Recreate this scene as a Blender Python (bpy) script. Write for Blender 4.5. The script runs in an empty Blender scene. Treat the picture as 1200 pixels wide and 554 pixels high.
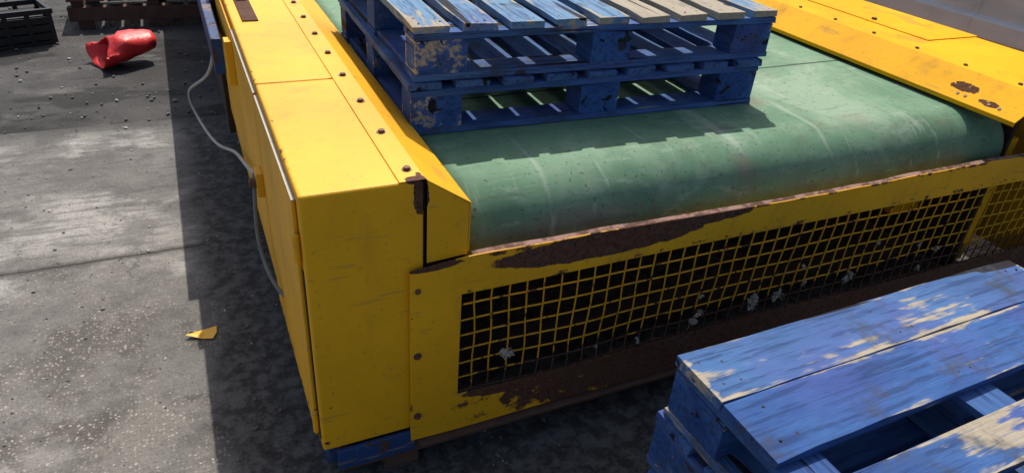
import bpy, bmesh, math, random
from mathutils import Vector, Matrix, noise
random.seed(7)
scene=bpy.context.scene
col=scene.collection
ZC=1.63
# ---------------------------------------------------------------- helpers
def link(o,parent=None):
    col.objects.link(o)
    if parent is not None: o.parent=parent
    return o
def empty(name,loc=(0,0,0),rz=0):
    o=bpy.data.objects.new(name,None); o.location=loc; o.rotation_euler=(0,0,rz); col.objects.link(o); return o
def mesh_obj(name,bm,mats,parent=None,bevel=0,smooth=False,seg=2):
    bmesh.ops.recalc_face_normals(bm,faces=bm.faces[:])
    me=bpy.data.meshes.new(name); bm.to_mesh(me); bm.free()
    for m in (mats if isinstance(mats,(list,tuple)) else [mats]): me.materials.append(m)
    if smooth:
        for p in me.polygons: p.use_smooth=True
    o=bpy.data.objects.new(name,me); link(o,parent)
    if bevel:
        b=o.modifiers.new('bev','BEVEL'); b.width=bevel; b.segments=seg; b.limit_method='ANGLE'; b.angle_limit=math.radians(40)
    return o
def box(bm,x0,x1,y0,y1,z0,z1,mat=0):
    vs=[bm.verts.new((x,y,z)) for x in (x0,x1) for y in (y0,y1) for z in (z0,z1)]
    fs=[]
    for idx in ((0,1,3,2),(4,6,7,5),(0,4,5,1),(2,3,7,6),(0,2,6,4),(1,5,7,3)):
        f=bm.faces.new([vs[i] for i in idx]); f.material_index=mat; fs.append(f)
    return vs,fs
def extr_y(bm,prof,y0,y1,n=1,mat=0):
    rings=[]
    for i in range(n+1):
        y=y0+(y1-y0)*i/n
        rings.append([bm.verts.new((p[0],y,p[1])) for p in prof])
    k=len(prof)
    for a,b in zip(rings[:-1],rings[1:]):
        for j in range(k):
            f=bm.faces.new((a[j],a[(j+1)%k],b[(j+1)%k],b[j])); f.material_index=mat
    bm.faces.new(rings[0]); bm.faces.new(rings[-1][::-1])
    return rings
def cyl(bm,c,axis,r,h,n=10,mat=0):
    a=Vector(axis).normalized()
    u=a.orthogonal().normalized(); v=a.cross(u)
    c=Vector(c)
    r0=[];r1=[]
    for i in range(n):
        t=2*math.pi*i/n; d=(u*math.cos(t)+v*math.sin(t))*r
        r0.append(bm.verts.new(c+d)); r1.append(bm.verts.new(c+d+a*h))
    for i in range(n):
        f=bm.faces.new((r0[i],r0[(i+1)%n],r1[(i+1)%n],r1[i])); f.material_index=mat
    f=bm.faces.new(r0[::-1]); f.material_index=mat
    f=bm.faces.new(r1); f.material_index=mat
def curve_obj(name,splines,r,mat,parent=None,smooth=False):
    cu=bpy.data.curves.new(name,'CURVE'); cu.dimensions='3D'; cu.bevel_depth=r; cu.bevel_resolution=1 if not smooth else 3
    for pts in splines:
        if smooth:
            s=cu.splines.new('NURBS'); s.points.add(len(pts)-1); s.order_u=4; s.use_endpoint_u=True
        else:
            s=cu.splines.new('POLY'); s.points.add(len(pts)-1)
        for i,p in enumerate(pts): s.points[i].co=(p[0],p[1],p[2],1)
    cu.materials.append(mat)
    o=bpy.data.objects.new(name,cu); link(o,parent); return o
# ---------------------------------------------------------------- node helper
class NT:
    def __init__(s,name):
        s.m=bpy.data.materials.new(name); s.m.use_nodes=True
        s.t=s.m.node_tree; s.n=s.t.nodes; s.l=s.t.links
        s.b=s.n['Principled BSDF']; s._co=None
    def set(s,sock,v):
        if isinstance(v,bpy.types.NodeSocket): s.l.new(v,sock)
        else:
            if isinstance(v,(tuple,list)) and len(v)==3 and sock.type=='RGBA': v=(*v,1)
            sock.default_value=v
    def co(s):
        if s._co is None: s._co=s.n.new('ShaderNodeTexCoord').outputs['Object']
        return s._co
    def scaled(s,sc,off=(0,0,0),rot=0):
        n=s.n.new('ShaderNodeMapping'); s.l.new(s.co(),n.inputs[0]); n.inputs['Scale'].default_value=sc; n.inputs['Location'].default_value=off
        n.inputs['Rotation'].default_value=(0,0,rot)
        return n.outputs[0]
    def noise(s,scale,detail=4,rough=.55,vec=None,dist=0,out='Fac'):
        n=s.n.new('ShaderNodeTexNoise'); s.set(n.inputs['Vector'],vec or s.co()); n.inputs['Scale'].default_value=scale
        n.inputs['Detail'].default_value=min(detail,4.5); n.inputs['Roughness'].default_value=rough; n.inputs['Distortion'].default_value=dist
        return n.outputs[out]
    def vor(s,scale,vec=None,feature='F1',out='Distance'):
        n=s.n.new('ShaderNodeTexVoronoi'); n.feature=feature; s.set(n.inputs['Vector'],vec or s.co()); n.inputs['Scale'].default_value=scale
        return n.outputs[out]
    def math(s,op,a,b=0.0,c=0.0,clamp=False):
        n=s.n.new('ShaderNodeMath'); n.operation=op; n.use_clamp=clamp
        s.set(n.inputs[0],a); s.set(n.inputs[1],b); s.set(n.inputs[2],c); return n.outputs[0]
    def vm(s,op,a,b=(0,0,0),out=0):
        n=s.n.new('ShaderNodeVectorMath'); n.operation=op; s.set(n.inputs[0],a); s.set(n.inputs[1],b); return n.outputs[out]
    def rng(s,v,a,b,c=0.0,d=1.0,smooth=True):
        n=s.n.new('ShaderNodeMapRange'); n.interpolation_type='SMOOTHSTEP' if smooth else 'LINEAR'
        s.set(n.inputs[0],v)
        for i,x in enumerate((a,b,c,d)): s.set(n.inputs[i+1],x)
        return n.outputs[0]
    def mix(s,f,a,b,mode='MIX'):
        n=s.n.new('ShaderNodeMix'); n.data_type='RGBA'; n.blend_type=mode
        s.set(n.inputs[0],f); s.set(n.inputs[6],a); s.set(n.inputs[7],b); return n.outputs[2]
    def sep(s,v=None):
        n=s.n.new('ShaderNodeSeparateXYZ'); s.set(n.inputs[0],v or s.co()); return n.outputs
    def spots(s,sp,k=.9,scale=14,soft=.05,detail=6):
        cur=None
        for q in sp:
            c,r=q[0],q[1]
            v=s.vm('SUBTRACT',s.co(),c); v=s.vm('DIVIDE',v,r)
            l=s.vm('LENGTH',v,out='Value'); x=s.math('SUBTRACT',1.0,l)
            if len(q)>2: x=s.math('MINIMUM',x,q[2])
            cur=x if cur is None else s.math('MAXIMUM',cur,x)
        nz=s.math('MULTIPLY',s.math('SUBTRACT',s.noise(scale,detail,.65),.5),k*2)
        return s.rng(s.math('ADD',s.math('MAXIMUM',cur,-.9),nz),0.0,soft)
    def bump(s,h,strength=.3,dist=.01,prev=None):
        n=s.n.new('ShaderNodeBump'); n.inputs['Strength'].default_value=strength; n.inputs['Distance'].default_value=dist
        s.l.new(h,n.inputs['Height'])
        if prev is not None: s.l.new(prev,n.inputs['Normal'])
        return n.outputs[0]
    def done(s,color,rough=.6,normal=None,metal=0.0,spec=.5):
        s.set(s.b.inputs['Base Color'],color); s.set(s.b.inputs['Roughness'],rough); s.set(s.b.inputs['Metallic'],metal)
        s.set(s.b.inputs['Specular IOR Level'],spec)
        if normal is not None: s.l.new(normal,s.b.inputs['Normal'])
        return s.m
def rustcol(t):
    a=t.mix(t.noise(35,4),(.045,.020,.012),(.17,.068,.03))
    a=t.mix(t.rng(t.noise(8,3),.5,.7,0,.6),a,(.12,.06,.045))
    return t.mix(t.rng(t.noise(120,2),.45,.7),a,(.035,.02,.016))
def paint(name,c=(.86,.415,.008),spots=None,chips=.70,k=.9,sscale=14,dirt=.5,spec=.28,r0=.45):
    t=NT(name)
    base=t.mix(t.rng(t.noise(2.5,4),.3,.75),c,tuple(x*.80 for x in c))
    base=t.mix(t.math('MULTIPLY',t.rng(t.noise(9,4,.65,t.scaled((1,1,.3))),.5,.8),dirt),base,(c[0]*.45+.02,c[1]*.42+.02,c[2]*.5+.015))
    base=t.mix(t.rng(t.noise(75,2),.62,.76,0,.45),base,(.25,.15,.05))
    base=t.mix(t.math('MULTIPLY',t.rng(t.noise(40,2,.5,t.scaled((.15,.08,1.2),(2,2,2),.3)),.66,.70),.4),base,(.35,.2,.05))
    base=t.mix(t.rng(t.noise(13,4.5,.75),.60,.78,0,.5),base,(.34,.19,.03))
    m=t.rng(t.noise(24,4,.62),chips,chips+.02)
    if spots: m=t.math('MAXIMUM',m,t.spots(spots,k,sscale))
    colr=t.mix(m,base,rustcol(t))
    rough=t.mix(m,(r0+.08,)*3,(.9,.9,.9))
    nb=t.bump(t.noise(2.2,2),.3,.02)
    nb=t.bump(t.noise(140,2),.08,.002,nb)
    return t.done(colr,rough,nb,spec=spec)
def plain(name,c,rough=.6,var=.35,scale=20,metal=0.0):
    t=NT(name)
    k=t.mix(t.noise(scale,4),tuple(x*(1-var) for x in c),tuple(min(1,x*(1+var)) for x in c))
    return t.done(k,rough,t.bump(t.noise(scale*4,2),.2,.003),metal,.3)
# ---------------------------------------------------------------- materials
YEL=paint('yellow_paint',spots=[((.420,1.3,.885),(.018,.05,.05)),((.405,1.3,.925),(.02,.02,.01)),((.54,3.6,.85),(.02,2.6,.012),-.10),((.156,3.5,.925),(.012,2.6,.012),-.12),((.30,1.9865,.925),(.2,.012,.012),-.1),((.15,1.6,.20),(.03,.5,.03),-.05)],k=.5,sscale=34,chips=.735)
YELR=paint('yellow_paint_right',spots=[((2.545,1.52,.88),(.022,.055,.025),.12),((2.52,1.40,.86),(.012,.04,.02),.10)],k=.5,sscale=40,chips=.74,dirt=.7,spec=.10,r0=.65)
YELG=paint('yellow_guard_paint',spots=[((.92,1.288,.668),(.33,.08,.040)),((.44,1.288,.700),(.07,.05,.014)),((1.22,1.288,.694),(.20,.05,.028)),((3.0,1.288,.200),(2.42,.4,.19)),((.75,1.288,.250),(.22,.1,.03)),((2.2,1.288,.702),(1.9,.02,.010),.02),((.387,1.288,.4),(.006,.05,.3),-.05),((1.7,1.288,.606),(1.3,.05,.008),-.02)],k=.26,sscale=18,chips=.73,dirt=.6)
YELM=paint('yellow_mesh_paint',c=(.70,.34,.010),spots=[((2.0,1.29,.26),(1.8,.1,.09))],k=.8,chips=.60,dirt=.8)
RUST=NT('rusty_steel'); RUST=RUST.done(rustcol(RUST),.9,RUST.bump(RUST.noise(80,3),.5,.003),spec=.2)
t=NT('worn_rusty_edge'); WRE=t.done(t.mix(t.rng(t.noise(25,4),.4,.6),(.10,.045,.03),(.30,.17,.13)),.8,spec=.3)
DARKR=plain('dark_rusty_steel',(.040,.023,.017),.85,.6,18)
BRN=plain('brown_rusted_metal',(.10,.052,.036),.85,.5,14)
BLACK=plain('gap_shade_black',(.008,.008,.008),.9)  # flat black standing in for the shade inside gaps
STEEL=plain('bolt_steel',(.13,.065,.045),.6,.5,60,.2)
BLUEP=paint('blue_machine_paint',c=(.02,.06,.17),chips=.58,dirt=.8)
PALE=plain('pale_edge',(.42,.38,.30),.5,.3,30)
# belt
t=NT('green_belt')
x,y,z=t.sep()
g=t.mix(t.rng(t.noise(4,4,.6),.3,.7),(.085,.185,.105),(.145,.260,.155))
g=t.mix(t.rng(t.noise(2.6,4.5,.7,t.scaled((1,.6,1),(3,1,2)),.6),.50,.68,0,.65),g,(.25,.335,.235))
g=t.mix(t.rng(t.noise(26,4.5,.75,t.scaled((.3,1,1))),.52,.74,0,.5),g,(.31,.38,.29))
g=t.mix(t.rng(t.noise(6,4.5,.78,t.scaled((.6,1,1),(7,3,1)),.8),.52,.70,0,.55),g,(.115,.135,.09))
st=t.spots([((1.46,1.42,.76),(.07,.10,.06)),((1.75,1.75,.82),(.08,.08,.2)),((.85,1.38,.70),(.35,.2,.05)),((1.95,1.5,.8),(.18,.05,.1),.2),((1.2,1.40,.74),(.5,.1,.03),.1)],.7,8,.8)
g=t.mix(t.math('MULTIPLY',st,.55),g,(.17,.115,.09))
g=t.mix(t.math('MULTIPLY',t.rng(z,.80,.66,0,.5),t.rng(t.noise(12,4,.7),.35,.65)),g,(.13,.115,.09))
sc=t.noise(22,3,.6,t.scaled((1,.05,.3),(1,1,1)))
g=t.mix(t.rng(sc,.60,.70,0,.40),g,(.34,.40,.32))
s2=t.noise(30,4,.7,t.scaled((.12,1,1),(4,1,1),.5))
g=t.mix(t.rng(s2,.60,.70,0,.3),g,(.07,.08,.055))
g=t.mix(t.rng(t.noise(70,3),.60,.70,0,.65),g,(.06,.065,.05))
ln=t.math('ABSOLUTE',t.math('SUBTRACT',y,t.math('MULTIPLY_ADD',x,.03,1.97)))
g=t.mix(t.rng(ln,.004,.008,1,0),g,(.01,.02,.015))
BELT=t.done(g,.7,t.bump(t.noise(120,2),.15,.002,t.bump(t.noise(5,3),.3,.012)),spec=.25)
# ground
t=NT('asphalt_ground')
a=t.mix(t.rng(t.noise(1.1,4,.6),.35,.7),(.036,.034,.033),(.080,.076,.073))
a=t.mix(t.rng(t.noise(4,4.5,.72,t.scaled((.45,1,1))),.5,.7,0,.75),a,(.135,.13,.12))
a=t.mix(t.rng(t.vor(110),.0,.35,.55,0),a,(.2,.19,.18))
a=t.mix(t.rng(t.noise(2.3,4.5,.65,t.scaled((.5,1,1),(5,3,0))),.52,.60,0,.85),a,(.018,.017,.016))
a=t.mix(t.rng(t.noise(60,3,.6),.62,.68,0,.8),a,(.015,.015,.015))
ASPH=t.done(a,.85,t.bump(t.noise(120,4,.7),.8,.01),spec=.3)
t=NT('concrete_ground')
x,y,z=t.sep()
a=t.mix(t.rng(t.noise(1.3,4.5,.65),.3,.7),(.22,.208,.19),(.41,.39,.36))
a=t.mix(t.rng(t.noise(4.2,4.5,.78),.47,.60,0,.75),a,(.14,.13,.118))
w=t.noise(26,4,.7,t.scaled((.14,1,1)))
a=t.mix(t.math('MULTIPLY',t.rng(w,.50,.60,0,.65),t.rng(y,2.3,2.9,.15,1)),a,(.12,.113,.104))
big=t.rng(t.noise(.9,4.5,.7,t.scaled((1,1.4,1),(4,2,0))),.45,.52)
a=t.mix(t.math('MULTIPLY',big,.65),a,(.085,.079,.073))
vec=t.vm('ADD',t.co(),t.vm('MULTIPLY',t.vm('SUBTRACT',t.noise(60,2,out='Color'),(.5,.5,.5)),(.014,.014,.0)))
vn=t.n.new('ShaderNodeTexVoronoi'); t.l.new(vec,vn.inputs['Vector']); vn.inputs['Scale'].default_value=92
rc=t.sep(vn.outputs['Color'])[0]
peb=t.math('MULTIPLY',t.rng(vn.outputs['Distance'],.26,.45,1,0),t.rng(rc,.15,.25))
pc=t.mix(t.rng(rc,.2,1.0,0,1,False),(.12,.105,.09),(.46,.42,.365))
wear=t.math('MULTIPLY',t.rng(t.noise(1.9,4.5,.75,t.scaled((1,1,1),(9,2,0))),.38,.56),t.rng(y,3.1,2.2,.25,1))
mat=t.mix(t.rng(t.noise(2.6,4.5,.75,t.scaled((1,1,1),(1,7,0)),.4),.42,.60),(.20,.185,.165),(.080,.070,.062))
a=t.mix(t.math('MULTIPLY',wear,.85),a,mat)
a=t.mix(t.math('MULTIPLY',wear,t.math('MULTIPLY',peb,.8)),a,pc)
a=t.mix(t.rng(t.noise(150,3,.75),.50,.70,0,.75),a,(.06,.055,.05))
cv=t.vm('ADD',t.co(),t.vm('MULTIPLY',t.noise(3,4.5,.7,out='Color'),(.5,.5,.0)))
cr=t.vor(.75,cv,'DISTANCE_TO_EDGE')
a=t.mix(t.math('MULTIPLY',t.rng(cr,.003,.008,.5,0),t.rng(t.noise(1.5,2),.5,.6)),a,(.05,.046,.042))
jn=t.math('MULTIPLY',t.math('SUBTRACT',t.noise(9,4.5,.75),.5),.05)
for yj in (2.69,-.2):
    d=t.math('ABSOLUTE',t.math('ADD',t.math('SUBTRACT',y,yj),jn))
    a=t.mix(t.rng(d,.006,.035,.6,0),a,(.05,.042,.036))
    d=t.math('ABSOLUTE',t.math('ADD',t.math('SUBTRACT',y,yj),t.math('MULTIPLY',jn,.3)))
    a=t.mix(t.rng(d,.003,.006,.9,0),a,(.02,.018,.016))
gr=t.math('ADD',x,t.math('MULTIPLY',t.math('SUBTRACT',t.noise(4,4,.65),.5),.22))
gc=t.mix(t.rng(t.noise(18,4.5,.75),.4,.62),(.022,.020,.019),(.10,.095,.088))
a=t.mix(t.rng(gr,-.14,-.02,0,.88),a,gc)  # oil-stained ground; the dark colour also deepens the machine's cast shadow
gy=t.math('ADD',y,t.math('MULTIPLY',t.math('SUBTRACT',t.noise(3,4.5,.7),.5),.35))
a=t.mix(t.rng(gy,3.85,4.1,0,.85),a,(.06,.057,.055))
h=t.math('SUBTRACT',t.noise(110,4,.75),t.math('MULTIPLY',w,.8))
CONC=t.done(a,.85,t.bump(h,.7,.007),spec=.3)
# pallet wood
def wood(name,axis):
    t=NT(name)
    at=t.n.new('ShaderNodeAttribute'); at.attribute_name='bd'
    r,gq,b=t.sep(at.outputs['Vector'])
    ae=t.n.new('ShaderNodeAttribute'); ae.attribute_name='ed'
    ea,ew,el=t.sep(ae.outputs['Vector'])
    ed=t.math('MINIMUM',t.math('MINIMUM',ea,t.math('SUBTRACT',ew,ea)),t.math('MINIMUM',el,t.math('SUBTRACT',ae.outputs['Alpha'],el)))
    off=t.n.new('ShaderNodeCombineXYZ'); t.l.new(t.math('MULTIPLY',gq,17.0),off.inputs[2]); t.l.new(t.math('MULTIPLY',gq,9.0),off.inputs[0])
    v=t.vm('ADD',t.co(),off.outputs[0])
    sc=[1,1,1]; sc[axis]=.06
    mv=t.vm('MULTIPLY',v,tuple(sc))
    sc2=[1,1,1]; sc2[axis]=.35
    mv2=t.vm('MULTIPLY',v,tuple(sc2))
    grain=t.noise(75,4.5,.65,mv,.3); fine=t.noise(220,2,.6,mv)
    blotch=t.noise(6,4.5,.75,mv2)
    blue=t.mix(t.rng(blotch,.3,.7),(.016,.048,.18),(.040,.110,.30))
    blue=t.mix(b,blue,(.14,.26,.38))
    blue=t.mix(t.rng(t.noise(3,3,.6,v),.45,.7,0,.45),blue,(.075,.078,.27))
    blue=t.mix(t.rng(grain,.48,.62,0,.6),blue,(.013,.028,.09))
    wd=t.mix(grain,(.20,.165,.12),(.46,.40,.30))
    wd=t.mix(t.rng(fine,.5,.7,0,.5),wd,(.20,.18,.155))
    wv=t.math('ADD',t.math('MULTIPLY',t.math('SUBTRACT',blotch,.5),2.1),t.math('MULTIPLY',t.math('SUBTRACT',grain,.5),.9))
    wv=t.math('ADD',wv,t.math('MULTIPLY_ADD',r,1.3,-.80))
    wv=t.math('ADD',wv,t.rng(ed,0,.018,.26,0))
    c=t.mix(t.rng(wv,-.03,.14),blue,wd)
    crack=t.rng(t.noise(24,3,.5,t.vm('MULTIPLY',v,tuple(.035 if i==axis else 1 for i in range(3))),.4),.640,.655)
    kn=t.vor(5.5,t.vm('MULTIPLY',v,tuple(.8 if i==axis else 1 for i in range(3))))
    c=t.mix(t.rng(kn,.07,.10,.85,0),c,(.03,.022,.02))
    c=t.mix(crack,c,(.012,.012,.016))
    c=t.mix(t.rng(t.noise(5,4.5,.78,v),.52,.68,0,.7),c,(.05,.052,.06))
    hh=t.math('SUBTRACT',t.math('MULTIPLY',grain,.7),crack)
    return t.done(c,.85,t.bump(hh,.8,.005),spec=.2)
WX=wood('pallet_wood_x',0); WY=wood('pallet_wood_y',1); WZ=wood('pallet_block_wood',1)
NAIL=plain('rusty_nail',(.03,.02,.018),.7,.5,50)
# ---------------------------------------------------------------- camera
cam=bpy.data.cameras.new('cam'); cam.sensor_width=36; cam.lens=24.45; cam.clip_end=3000; cam.clip_start=.02
co=bpy.data.objects.new('camera',cam); col.objects.link(co)
R=Vector((.9103,-.4079,.0702)).normalized(); F=Vector((.3815,.7607,-.5246)).normalized()
U=R.cross(F).normalized(); R=F.cross(U)
co.matrix_world=Matrix((( R.x,U.x,-F.x,0),(R.y,U.y,-F.y,0),(R.z,U.z,-F.z,ZC),(0,0,0,1))); scene.camera=co
# ---------------------------------------------------------------- ground
bm=bmesh.new()
bm.faces.new([bm.verts.new(p) for p in ((-900,-900,0),(900,-900,0),(900,900,0),(-900,900,0))])
mesh_obj('asphalt_ground',bm,ASPH)
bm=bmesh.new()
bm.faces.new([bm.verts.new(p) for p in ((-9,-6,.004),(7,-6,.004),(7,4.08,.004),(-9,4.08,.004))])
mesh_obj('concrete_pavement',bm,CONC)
# ---------------------------------------------------------------- conveyor
M=empty('belt_conveyor')
YE=7.5
bm=bmesh.new()
for y0,y1 in ((1.300,1.9840),(1.9885,3.3),(3.304,5.2),(5.204,YE)):
    box(bm,.156,.426,y0,y1,.165,.921)
mesh_obj('left_side_cover',bm,YEL,M,.007,seg=3)
bm=bmesh.new()
for y0,y1 in ((1.299,3.298),(3.302,YE)):
    extr_y(bm,[(.370,.9245),(.429,.9245),(.540,.848),(.540,.715),(.5365,.715),(.5365,.846),(.428,.9213),(.370,.9213)],y0,y1)
mesh_obj('left_lip_plate',bm,YEL,M,.0012)
bm=bmesh.new()
extr_y(bm,[(.434,.9185),(.5362,.845),(.5362,.706),(.434,.700)],1.3005,1.304)
mesh_obj('lip_end_plate',bm,YEL,M,.001)
bm=bmesh.new(); box(bm,.427,.433,1.31,1.9,.2,.915); mesh_obj('corner_gap_shade',bm,BLACK,M)  # black filler, shade of the slot between cover and end plate as colour
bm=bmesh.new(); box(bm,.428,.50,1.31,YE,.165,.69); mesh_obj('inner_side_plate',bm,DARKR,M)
bm=bmesh.new()
for i in range(26):
    y=1.354+i*.2135
    cyl(bm,(.403+random.uniform(-.002,.002),y,.9245),(0,0,1),.0115,.0015,12)
    cyl(bm,(.403,y,.926),(0,0,1),.008,.006,6)
for z in (.636,.431,.219):
    cyl(bm,(.406,1.286,z),(0,-1,0),.011,.0015,12); cyl(bm,(.406,1.2845,z),(0,-1,0),.0078,.005,6)
mesh_obj('cover_bolts',bm,STEEL,M)
bm=bmesh.new(); box(bm,.19,.245,2.62,3.05,.9215,.926); box(bm,.20,.235,2.9,2.95,.9262,.934); mesh_obj('rusty_latch_plate',bm,RUST,M,.002)
bm=bmesh.new()
box(bm,.1455,.155,1.338,1.965,.19,.893)
box(bm,.1455,.155,1.985,2.62,.30,.893)
box(bm,.1455,.155,2.64,3.4,.30,.893)
mesh_obj('side_doors',bm,YEL,M,.003)
bm=bmesh.new()
box(bm,.1465,.1550,1.338,1.965,.8935,.8965); box(bm,.1465,.1550,1.985,2.62,.8935,.8965)
mesh_obj('door_top_edge',bm,PALE,M)  # pale strip along the door tops
bm=bmesh.new(); box(bm,.1545,.1562,1.322,1.337,.19,.72); mesh_obj('door_gap_shade',bm,BLACK,M)  # black strip on the solid cover, painted shade of a door gap
bm=bmesh.new()
for z in (.25,.78): 
    cyl(bm,(.147,1.33,z-.035),(0,0,1),.008,.07,10)
box(bm,.125,.1454,1.99,2.05,.56,.64)
box(bm,.120,.1454,2.60,2.66,.70,.86)
mesh_obj('door_hinges',bm,YEL,M,.002)
bm=bmesh.new(); cyl(bm,(.125,2.02,.60),(-1,0,0),.016,.02,12); mesh_obj('door_lock',bm,STEEL,M,.001)
bm=bmesh.new()
box(bm,.085,.125,2.85,YE,.66,.80); box(bm,.172,.26,1.34,YE,.07,.1645)
for y in (1.4,2.6,4.0,6.0): box(bm,.175,.255,y,y+.09,.004,.0695)
mesh_obj('blue_base_frame',bm,BLUEP,M,.004)
bm=bmesh.new(); box(bm,.126,.155,3.42,YE,.17,.86); mesh_obj('dark_side_panel',bm,DARKR,M,.003)
bm=bmesh.new()
box(bm,.20,3.12,1.303,1.36,.065,.128)
box(bm,.41,3.12,1.270,1.3025,.112,.120)
for x in (.32,1.7,3.0): box(bm,x,x+.1,1.32,1.42,.004,.064)
mesh_obj('front_base_channel',bm,BRN,M,.003)
bm=bmesh.new(); box(bm,.19,.40,1.289,1.302,.09,.160); mesh_obj('blue_front_crossmember',bm,BLUEP,M,.003)
# belt loop
bm=bmesh.new()
RR=.155; YF=1.365; ZB=.818
prof=[]
n=24
for i in range(n+1):
    a=math.pi/2+math.pi*i/n
    prof.append((YF+RR+math.cos(a)*RR, ZB-RR+math.sin(a)*RR))
path=[(YF+RR+.1*k,ZB) for k in range(58,0,-1)]+prof+[(YF+RR+.1*k,ZB-2*RR) for k in range(1,59)]
nx=44
grid=[]
for i in range(nx+1):
    X=.556+(2.66-.556)*i/nx
    row=[]
    for (yy,zz) in path:
        d=noise.noise(Vector((X*2.2,yy*3,zz*3)))*.005+noise.noise(Vector((X*7,yy*2,zz*3)))*.0012
        row.append(bm.verts.new((X,yy-d,zz+d*.5 if zz>ZB-.01 else zz)))
    grid.append(row)
for i in range(nx):
    for j in range(len(path)-1):
        bm.faces.new((grid[i][j],grid[i+1][j],grid[i+1][j+1],grid[i][j+1]))
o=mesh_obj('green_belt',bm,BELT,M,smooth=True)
s=o.modifiers.new('s','SOLIDIFY'); s.thickness=.007; s.offset=-1
bm=bmesh.new()
cyl(bm,(.57,YF+RR,ZB-RR),(1,0,0),RR-.012,2.07,32); cyl(bm,(.45,YF+RR,ZB-RR),(1,0,0),.03,2.4,16)
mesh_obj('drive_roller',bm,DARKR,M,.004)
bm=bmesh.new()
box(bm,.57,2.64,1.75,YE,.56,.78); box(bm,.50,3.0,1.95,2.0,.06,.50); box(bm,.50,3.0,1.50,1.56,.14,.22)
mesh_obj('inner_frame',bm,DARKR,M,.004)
bm=bmesh.new()
box(bm,2.78,2.84,1.42,1.50,.14,.69); box(bm,2.55,3.0,1.60,1.64,.30,.37)
mesh_obj('inner_yellow_bracket',bm,YELR,M,.003)
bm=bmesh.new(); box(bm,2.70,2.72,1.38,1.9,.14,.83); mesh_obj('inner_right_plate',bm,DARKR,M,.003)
bm=bmesh.new()
pr=[(2.49,.830),(2.494,.830),(2.494,.842),(2.612,.9205),(3.10,.9205),(3.10,.14),(3.104,.14),(3.104,.9245),(2.611,.9245),(2.49,.845)]
extr_y(bm,pr,1.280,3.1,6); extr_y(bm,pr,3.104,YE)
mesh_obj('right_side_cover',bm,YELR,M,.0015)
bm=bmesh.new()
extr_y(bm,[(2.80,.9247),(3.112,.9247),(3.112,.80),(3.116,.80),(3.116,.9287),(2.80,.9287)],1.9,YE)
mesh_obj('right_cover_overlap_plate',bm,YELR,M,.001)
bm=bmesh.new()
for i in range(22):
    y=1.40+i*.2135
    cyl(bm,(2.645,y,.9245),(0,0,1),.008,.006,6)
    if i%2: cyl(bm,(2.84,y+.6,.9288),(0,0,1),.012,.008,10)
nx_=Vector((-.55,0,.835))
for y in (1.36,1.40,1.49,1.52): 
    cyl(bm,Vector((2.515,y,.8615))-nx_*.001,nx_,.006,.003,10)
mesh_obj('right_cover_bolts',bm,STEEL,M)
# guard frame
def topz(x):
    d=.703-.012*max(0,(.52-x))/.13
    d+=.006*math.sin(x*3.1)-.02*max(0,(x-1.9))/1.2
    return d+noise.noise(Vector((x*6,0,3)))*.004
MX0,MX1,MZ0,MZ1=.519,3.06,.262,.600
bm=bmesh.new()
xs=[.387,.45,MX0]+[MX0+(MX1-MX0)*i/50 for i in range(1,51)]+[3.13]
def zrow(x,j):
    return (.128+ .004*math.sin(x*9),MZ0+.003*math.sin(x*5+1)-.012*max(0,x-2),MZ1-.015*max(0,x-2),topz(x))[j]
rows=[[bm.verts.new((x,1.288+.003*math.sin(x*4.3+j),zrow(x,j))) for j in range(4)] for x in xs]
for i in range(len(xs)-1):
    for j in range(3):
        if j==1 and xs[i]>=MX0-1e-6 and xs[i+1]<=MX1+1e-6: continue
        bm.faces.new((rows[i][j],rows[i+1][j],rows[i+1][j+1],rows[i][j+1]))
o=mesh_obj('guard_frame',bm,YELG,M); s=o.modifiers.new('s','SOLIDIFY'); s.thickness=.004; s.offset=0
b=o.modifiers.new('b','BEVEL'); b.width=.0012; b.segments=2; b.limit_method='ANGLE'
bm=bmesh.new()
prev=None
for i in range(70):
    x=.545+(3.12-.545)*i/69
    z=topz(x); y=1.2915+.003*math.sin(x*4.3+3)
    dp=.012+.004*noise.noise(Vector((x*5,1,1)))
    q=[bm.verts.new(p) for p in ((x,y,z-.001),(x,y+dp,z+.003),(x,y+dp,z),(x,y,z-.004))]
    if prev:
        for j in range(4): bm.faces.new((prev[j],q[j],q[(j+1)%4],prev[(j+1)%4]))
    prev=q
mesh_obj('guard_top_flange',bm,WRE,M)
sp=[]
def wy(x,z): return 1.2965+.010*noise.noise(Vector((x*1.7,z*3,0)))
xw=MX0-.01
while xw<MX1+.01:
    xx=xw+random.uniform(-.002,.002)
    sp.append([(xx+.008*noise.noise(Vector((xx*5,z*8,2))),wy(xx,z)-.0022,z) for z in [MZ0-.012+(MZ1-MZ0+.02)*j/8 for j in range(9)]])
    xw+=.0497
for r in range(8):
    z=MZ0-.004+r*(MZ1-MZ0+.008)/7
    sp.append([(x,wy(x,z)+.0022,z-.008*max(0,x-2)+.007*noise.noise(Vector((x*4,z*6,5)))) for x in [MX0-.01+(MX1-MX0+.02)*j/80 for j in range(81)]])
curve_obj('welded_mesh',sp,.0025,YELM,M)
FLUFF=plain('dirty_fibre',(.36,.31,.24),.95,.5,90)
bm=bmesh.new(); fib=[]
rf=random.Random(4)
pts=[(.663,.373,1.2),(1.641,.334,1.2),(1.745,.355,.8),(1.962,.334,1.0),(2.329,.292,.9),(2.396,.361,.8),(1.524,.337,1.2),(1.54,.31,.9),(1.32,.337,.9),(1.30,.30,1.0),(1.95,.32,.8),(2.28,.40,.6),(1.1,.29,.6),(2.05,.45,.5),(.95,.31,.5),(1.72,.42,.5),(1.31,.40,.5)]
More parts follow.
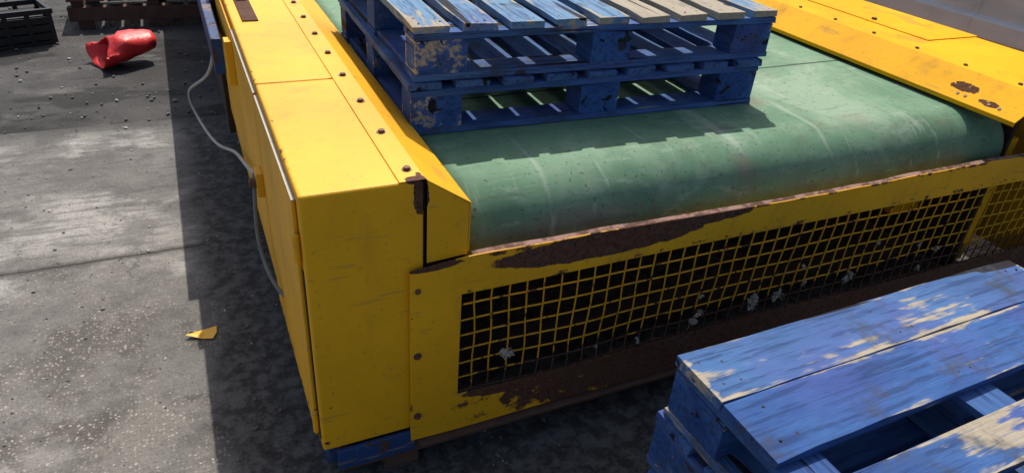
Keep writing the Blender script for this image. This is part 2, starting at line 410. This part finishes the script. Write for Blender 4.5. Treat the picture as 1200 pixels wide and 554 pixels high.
for (X,Z,sz) in pts:
    for q in range(3):
        c=Vector((X+rf.uniform(-.012,.012)*sz,1.290,Z+rf.uniform(-.016,.012)*sz))
        k=len(bm.verts)
        bmesh.ops.create_icosphere(bm,subdivisions=2,radius=.006*sz,matrix=Matrix.Translation(c)@Matrix.Diagonal((rf.uniform(.5,1.4),.5,rf.uniform(.6,1.7),1)))
        bm.verts.ensure_lookup_table()
        for v in bm.verts[k:]:
            v.co+=noise.noise_vector(v.co*170)*.012*sz
    c=Vector((X,1.290,Z))
    for q in range(7):
        d=Vector((rf.uniform(-1,1),rf.uniform(-.6,.1),rf.uniform(-1.4,.6)))*.018*sz
        m=d*.5+Vector((rf.uniform(-1,1),0,rf.uniform(-1,1)))*.008
        fib.append([tuple(c),tuple(c+m),tuple(c+d)])
mesh_obj('caught_fibre_debris',bm,FLUFF,M)
curve_obj('caught_fibre_strands',fib,.0007,FLUFF,M)
CAB=plain('cable_sheath',(.42,.41,.37),.5,.3,30)
curve_obj('side_cable',[[(.12,3.5,.70),(.105,3.17,.58),(.02,3.45,.42),(-.035,3.78,.28),(-.03,3.82,.18),(.01,3.70,.10),(.06,3.30,.15),(.116,2.96,.29),(.125,2.6,.40),(.128,2.25,.53),(.130,2.06,.60)]],.007,CAB,M,True)
curve_obj('grey_cable',[[(.125,2.06,.61),(.115,1.98,.587),(.105,1.99,.46),(.108,1.97,.367),(.125,1.82,.34),(.15,1.78,.33)]],.006,plain('grey_sheath',(.16,.16,.16),.5,.3,30),M,True)
# ---------------------------------------------------------------- pallets
def pallet(name,loc,rz,W,D,deck,seed,base_wear=.15,tint=.0):
    rnd=random.Random(seed)
    bm=bmesh.new(); lay=bm.loops.layers.float_color.new('bd'); lay2=bm.loops.layers.float_color.new('ed')
    def board(x0,x1,y0,y1,z0,z1,mat,wear=None,tn=None,jit=.0035,cuts=12):
        wear=base_wear+rnd.uniform(-.12,.18) if wear is None else wear
        tn=tint+rnd.uniform(0,.25) if tn is None else tn
        g=rnd.random(); ax=0 if mat==0 else 1
        yaw=rnd.uniform(-.005,.005) if mat!=2 else 0
        n=cuts if mat!=2 else 1
        cx,cy=(x0+x1)/2,(y0+y1)/2
        Ln=(x1-x0) if ax==0 else (y1-y0)
        rings=[]
        for i in range(n+1):
            f=i/n
            ring=[]
            for (a,b) in ((0,0),(1,0),(1,1),(0,1)):
                if ax==0: p=[x0+(x1-x0)*f, y0+(y1-y0)*a, z0+(z1-z0)*b]
                else: p=[x0+(x1-x0)*a, y0+(y1-y0)*f, z0+(z1-z0)*b]
                j=jit if mat!=2 else .001
                if i in (0,n) and mat!=2: j*=1.5
                p[0]+=rnd.uniform(-j,j)*.5; p[1]+=rnd.uniform(-j,j)*.5; p[2]+=rnd.uniform(-j,j)*.2
                if i in (0,n) and b==1 and rnd.random()<.4: p[2]-=.004
                dx,dy=p[0]-cx,p[1]-cy
                p[0]=cx+dx-dy*yaw; p[1]=cy+dy+dx*yaw
                ring.append(bm.verts.new(p))
            rings.append(ring)
        cw=((y1-y0) if ax==0 else (x1-x0)); ch=z1-z0
        cA=(min(1,max(0,wear)),g,min(1,max(0,tn)),1)
        for i,(A,B) in enumerate(zip(rings[:-1],rings[1:])):
            for j in range(4):
                f=bm.faces.new((A[j],A[(j+1)%4],B[(j+1)%4],B[j])); f.material_index=mat
                w=cw if j in (0,2) else ch
                l0,l1=Ln*i/n,Ln*(i+1)/n
                va={A[j]:(0,l0),A[(j+1)%4]:(w,l0),B[(j+1)%4]:(w,l1),B[j]:(0,l1)}
                for l in f.loops:
                    l[lay]=cA; q=va[l.vert]
                    l[lay2]=(.012,.024,q[1],Ln) if w<.05 else (q[0],w,q[1],Ln)
        for rg in (rings[0],rings[-1][::-1]):
            f=bm.faces.new(rg); f.material_index=mat
            for l in f.loops:
                l[lay]=cA; l[lay2]=(.008,.016,.5,1)
    bw=.10
    rows=[(-D/2,-D/2+bw),(-bw/2,bw/2),(D/2-bw,D/2)]
    cols=[(-W/2,-W/2+.155),(-.07,.07),(W/2-.155,W/2)]
    for (a,b) in rows:
        board(-W/2,W/2,a,b,0,.018,0)
        board(-W/2,W/2,a,b,.113,.131,0)
        for (c,d) in cols: board(c+.003,d-.003,a+.002,b-.002,.0183,.1127,2,tn=.0)
    for (c,d) in (cols[0],cols[2]):
        for (a,b) in ((rows[0][1]+.003,rows[1][0]-.003),(rows[1][1]+.003,rows[2][0]-.003)):
            board(c+.01,d-.04,a,b,.0,.018,1)
    for (x0,w,we,tn) in deck:
        e=rnd.uniform(-.005,.005)
        board(x0,x0+w,-D/2+e,D/2+e,.1315,.153,1,we,tn)
        for (a,b) in rows:
            for q in (.25,.75):
                for yy in ((a+b)/2-.02,(a+b)/2+.02):
                    if rnd.random()<.8:
                        cyl(bm,(x0+w*q+rnd.uniform(-.008,.008),yy+rnd.uniform(-.008,.008),.1515),(0,0,1),.0034,.0018,7,3)
    o=mesh_obj(name,bm,[WX,WY,WZ,NAIL],None,.0022)
    o.location=loc; o.rotation_euler=(0,0,rz)
    return o
def evendeck(W,n,w,fn):
    g=(W-n*w)/(n-1); return [(-W/2+i*(w+g),w,*fn(i)) for i in range(n)]
BZ=.8205
d1=evendeck(1.21,9,.098,lambda i:(.25,.25))
pallet('pallet',(1.145,2.235,BZ),math.radians(-1.5),1.20,1.0,d1,11,.22,.0)
wear=[.55,.42,.50,.45,.50,.97,1.0,.95,.62]
d2=evendeck(1.225,9,.10,lambda i:(wear[i],.85 if wear[i]<.7 else .3))
pallet('pallet',(1.163,2.245,BZ+.1545),math.radians(-.8),1.22,1.0,d2,12,.24,.08)
rz=math.radians(-90+1.3)
dk=[(-.60,.137,.46,.22),(-.460,.140,.37,.05),(-.255,.098,.52,.10),(-.09,.14,.5,.1),(.11,.10,.3,.3),(.27,.10,.4,.1),(.40,.10,.3,.1),(.51,.09,.3,.1)]
for i in range(1,5):
    top=(i==4)
    c=Vector((.80+.53,.785-.60)) 
    dx,dy=(0,0) if top else (random.uniform(-.012,.012),random.uniform(-.01,.012))
    if i==3: dx,dy=-.012,.008
    pallet('pallet',(c.x+dx,c.y+.02+dy,ZC-.9-.153-(4-i)*.1540),rz+(0 if top else random.uniform(-.012,.012)),1.2,1.06,dk if top else evendeck(1.2,8,.11,lambda i:(.25,.15)),20+i,.22,.05)
# timber bearers under the stack
bm=bmesh.new(); zb=ZC-.9-.153-3*.1540
lay=bm.loops.layers.float_color.new('bd'); lay2=bm.loops.layers.float_color.new('ed')
for x0 in (.86,1.28,1.70): box(bm,x0,x0+.10,-.38,.78,.0045,zb-.0005)
for f in bm.faces:
    for l in f.loops: l[lay]=(.9,.4,.1,1); l[lay2]=(.05,.1,.5,1)
mesh_obj('timber_bearer',bm,WY,None,.003)
# ---------------------------------------------------------------- far objects
t=NT('red_plastic'); RED=t.done(t.mix(t.noise(9,4),(.62,.015,.02),(.75,.05,.04)),.45,t.bump(t.noise(14,3),.4,.02),spec=.35)
bm=bmesh.new()
ns,nr=28,12
rr=[]
for j in range(nr):
    f=j/(nr-1); r=.065+.085*f**.8; zz=-.19+.36*f
    ring=[]
    for i in range(ns):
        a=2*math.pi*i/ns
        v=Vector((zz,math.cos(a)*r*1.1,math.sin(a)*r*.75))
        v+=noise.noise_vector(v*6+Vector((3,1,5)))*.03+noise.noise_vector(v*18)*.010
        if f>.45 and math.sin(a)>.1: v.z-=.05*(f-.45)*2; v.x-=.09*(f-.45)*2*math.sin(a)
        ring.append(bm.verts.new(v))
    rr.append(ring)
for A,B in zip(rr[:-1],rr[1:]):
    for i in range(ns): bm.faces.new((A[i],A[(i+1)%ns],B[(i+1)%ns],B[i]))
bm.faces.new(rr[0])
bmesh.ops.transform(bm,matrix=Matrix.Rotation(math.radians(4),4,'Y'),verts=bm.verts[:])
zmin=min(v.co.z for v in bm.verts)
o=mesh_obj('crushed_red_plastic_bucket',bm,RED,smooth=True); s=o.modifiers.new('s','SOLIDIFY'); s.thickness=.005
o.location=(-.39,5.14,.006-zmin); o.rotation_euler=(0,0,math.radians(200))
BK=plain('black_plastic',(.018,.018,.019),.5,.4,20)
bm=bmesh.new()
w,d,h=.42,.30,.24
box(bm,-w/2,w/2,-d/2,d/2,0,.02)
for zz in (.03,.085,.14):
    box(bm,-w/2,w/2,-d/2,-d/2+.012,zz,zz+.045); box(bm,-w/2,w/2,d/2-.012,d/2,zz,zz+.045)
    box(bm,-w/2,-w/2+.012,-d/2+.013,d/2-.013,zz,zz+.045); box(bm,w/2-.012,w/2,-d/2+.013,d/2-.013,zz,zz+.045)
for sx in (-1,-.33,.33,1):
    for sy in (-1,1):
        cx,cy=sx*(w/2-.012),sy*(d/2-.008); box(bm,cx-.014,cx+.014,cy-.012,cy+.012,.005,h-.03)
box(bm,-w/2-.012,w/2+.012,-d/2-.012,-d/2+.016,h-.035,h); box(bm,-w/2-.012,w/2+.012,d/2-.016,d/2+.012,h-.035,h)
box(bm,-w/2-.012,-w/2+.016,-d/2+.017,d/2-.017,h-.035,h); box(bm,w/2-.016,w/2+.012,-d/2+.017,d/2-.017,h-.035,h)
box(bm,-.17,.17,-.12,.12,.021,.19)
o=mesh_obj('black_plastic_crate',bm,BK,None,.003); o.location=(-1.06,5.74,.002); o.rotation_euler=(0,0,.35)
bm=bmesh.new()
box(bm,-.75,.32,5.98,6.06,.06,.16); box(bm,-.75,.32,6.75,6.83,.06,.16)
for x in (-.72,-.22,.22): box(bm,x,x+.08,6.0,6.82,.161,.20); 
for x in (-.70,-.2,.20): box(bm,x,x+.10,5.99,6.05,.002,.059); box(bm,x,x+.10,6.76,6.82,.002,.059)
for i in range(8): box(bm,-.745+i*.132,-.745+i*.132+.11,5.98,6.83,.2015,.22)
mesh_obj('rusty_steel_skid',bm,BRN,None,.003)
# flat scrap of yellow plastic, slightly curled at one corner
bm=bmesh.new()
pts=[(-.058,.010,.014),(-.02,.026,.003),(.045,.032,.002),(.040,-.005,.004),(.022,-.036,.006),(-.010,-.018,.002)]
vs=[bm.verts.new(p) for p in pts]; c0=bm.verts.new((.005,.004,.003))
for i in range(6): bm.faces.new((vs[i],vs[(i+1)%6],c0))
o=mesh_obj('yellow_plastic_scrap',bm,plain('yellow_scrap',(.78,.40,.02),.5,.1)); o.location=(-.105,2.09,.006); o.rotation_euler=(0,0,.1)
s=o.modifiers.new('s','SOLIDIFY'); s.thickness=.0015
bm=bmesh.new()
for i in range(1500):
    if i<600: X=random.uniform(-1.6,.1); Y=random.uniform(4.0,7.0)
    else: X=random.uniform(-1.6,1.2); Y=random.uniform(.3,4.3)
    r=random.choice((.002,.003,.004,.006,.010 if i<600 else .003))
    mt=Matrix.Translation((X,Y,.004+r*.4))@Matrix.Rotation(random.random()*6,4,'Z')@Matrix.Diagonal((r*random.uniform(.8,1.8),r,r*.7,1))
    k=len(bm.faces)
    bmesh.ops.create_icosphere(bm,subdivisions=1,radius=1,matrix=mt)
    bm.faces.ensure_lookup_table()
    mi=random.choice((0,0,0,1))
    for f in bm.faces[k:]: f.material_index=mi
mesh_obj('loose_grit',bm,[plain('grit_grey',(.14,.13,.12),.9,.4,30),plain('grit_pale',(.40,.37,.33),.9,.3,30)])
t=NT('grey_sheet_metal')
g=t.mix(t.rng(t.noise(3,4,.6,t.scaled((1,.4,1.5))),.35,.7),(.60,.60,.60),(.42,.425,.425))
g=t.mix(t.rng(t.noise(14,4,.7,t.scaled((1,1,.2))),.56,.75,0,.5),g,(.20,.18,.16))
GW=t.done(g,.5,t.bump(t.noise(4,3),.3,.02))
W=empty('corrugated_metal_wall')
bm=bmesh.new()
prof=[]
z=0.05
while z<2.0:
    prof+= [(3.75,z),(3.75,z+.16),(3.72,z+.18),(3.72,z+.26),(3.75,z+.28)]
    z+=.28
prof+= [(3.80,z),(3.80,.05)]
extr_y(bm,prof,.6,12)
mesh_obj('ribbed_panel',bm,GW,W)
bm=bmesh.new(); box(bm,3.70,3.82,.6,12,0,.049); mesh_obj('wall_base_rail',bm,DARKR,W)
# ---------------------------------------------------------------- light
w=bpy.data.worlds.new('World'); scene.world=w; w.use_nodes=True
nt=w.node_tree; bg=nt.nodes['Background']; sk=nt.nodes.new('ShaderNodeTexSky'); sk.sky_type='NISHITA'; sk.sun_disc=False
to=Vector((.29,.68,1)).normalized()
sk.sun_elevation=math.asin(to.z); sk.sun_rotation=math.atan2(to.x,to.y)
sk.dust_density=3.0; sk.ozone_density=.6
nt.links.new(sk.outputs[0],bg.inputs[0]); bg.inputs[1].default_value=.15
L=bpy.data.lights.new('sun','SUN'); L.energy=5.0; L.angle=math.radians(.5); L.color=(1,.95,.87)
lo=bpy.data.objects.new('sun',L); col.objects.link(lo); lo.rotation_euler=to.to_track_quat('Z','Y').to_euler()
scene.view_settings.view_transform='Standard'; scene.view_settings.look='None'; scene.view_settings.exposure=0
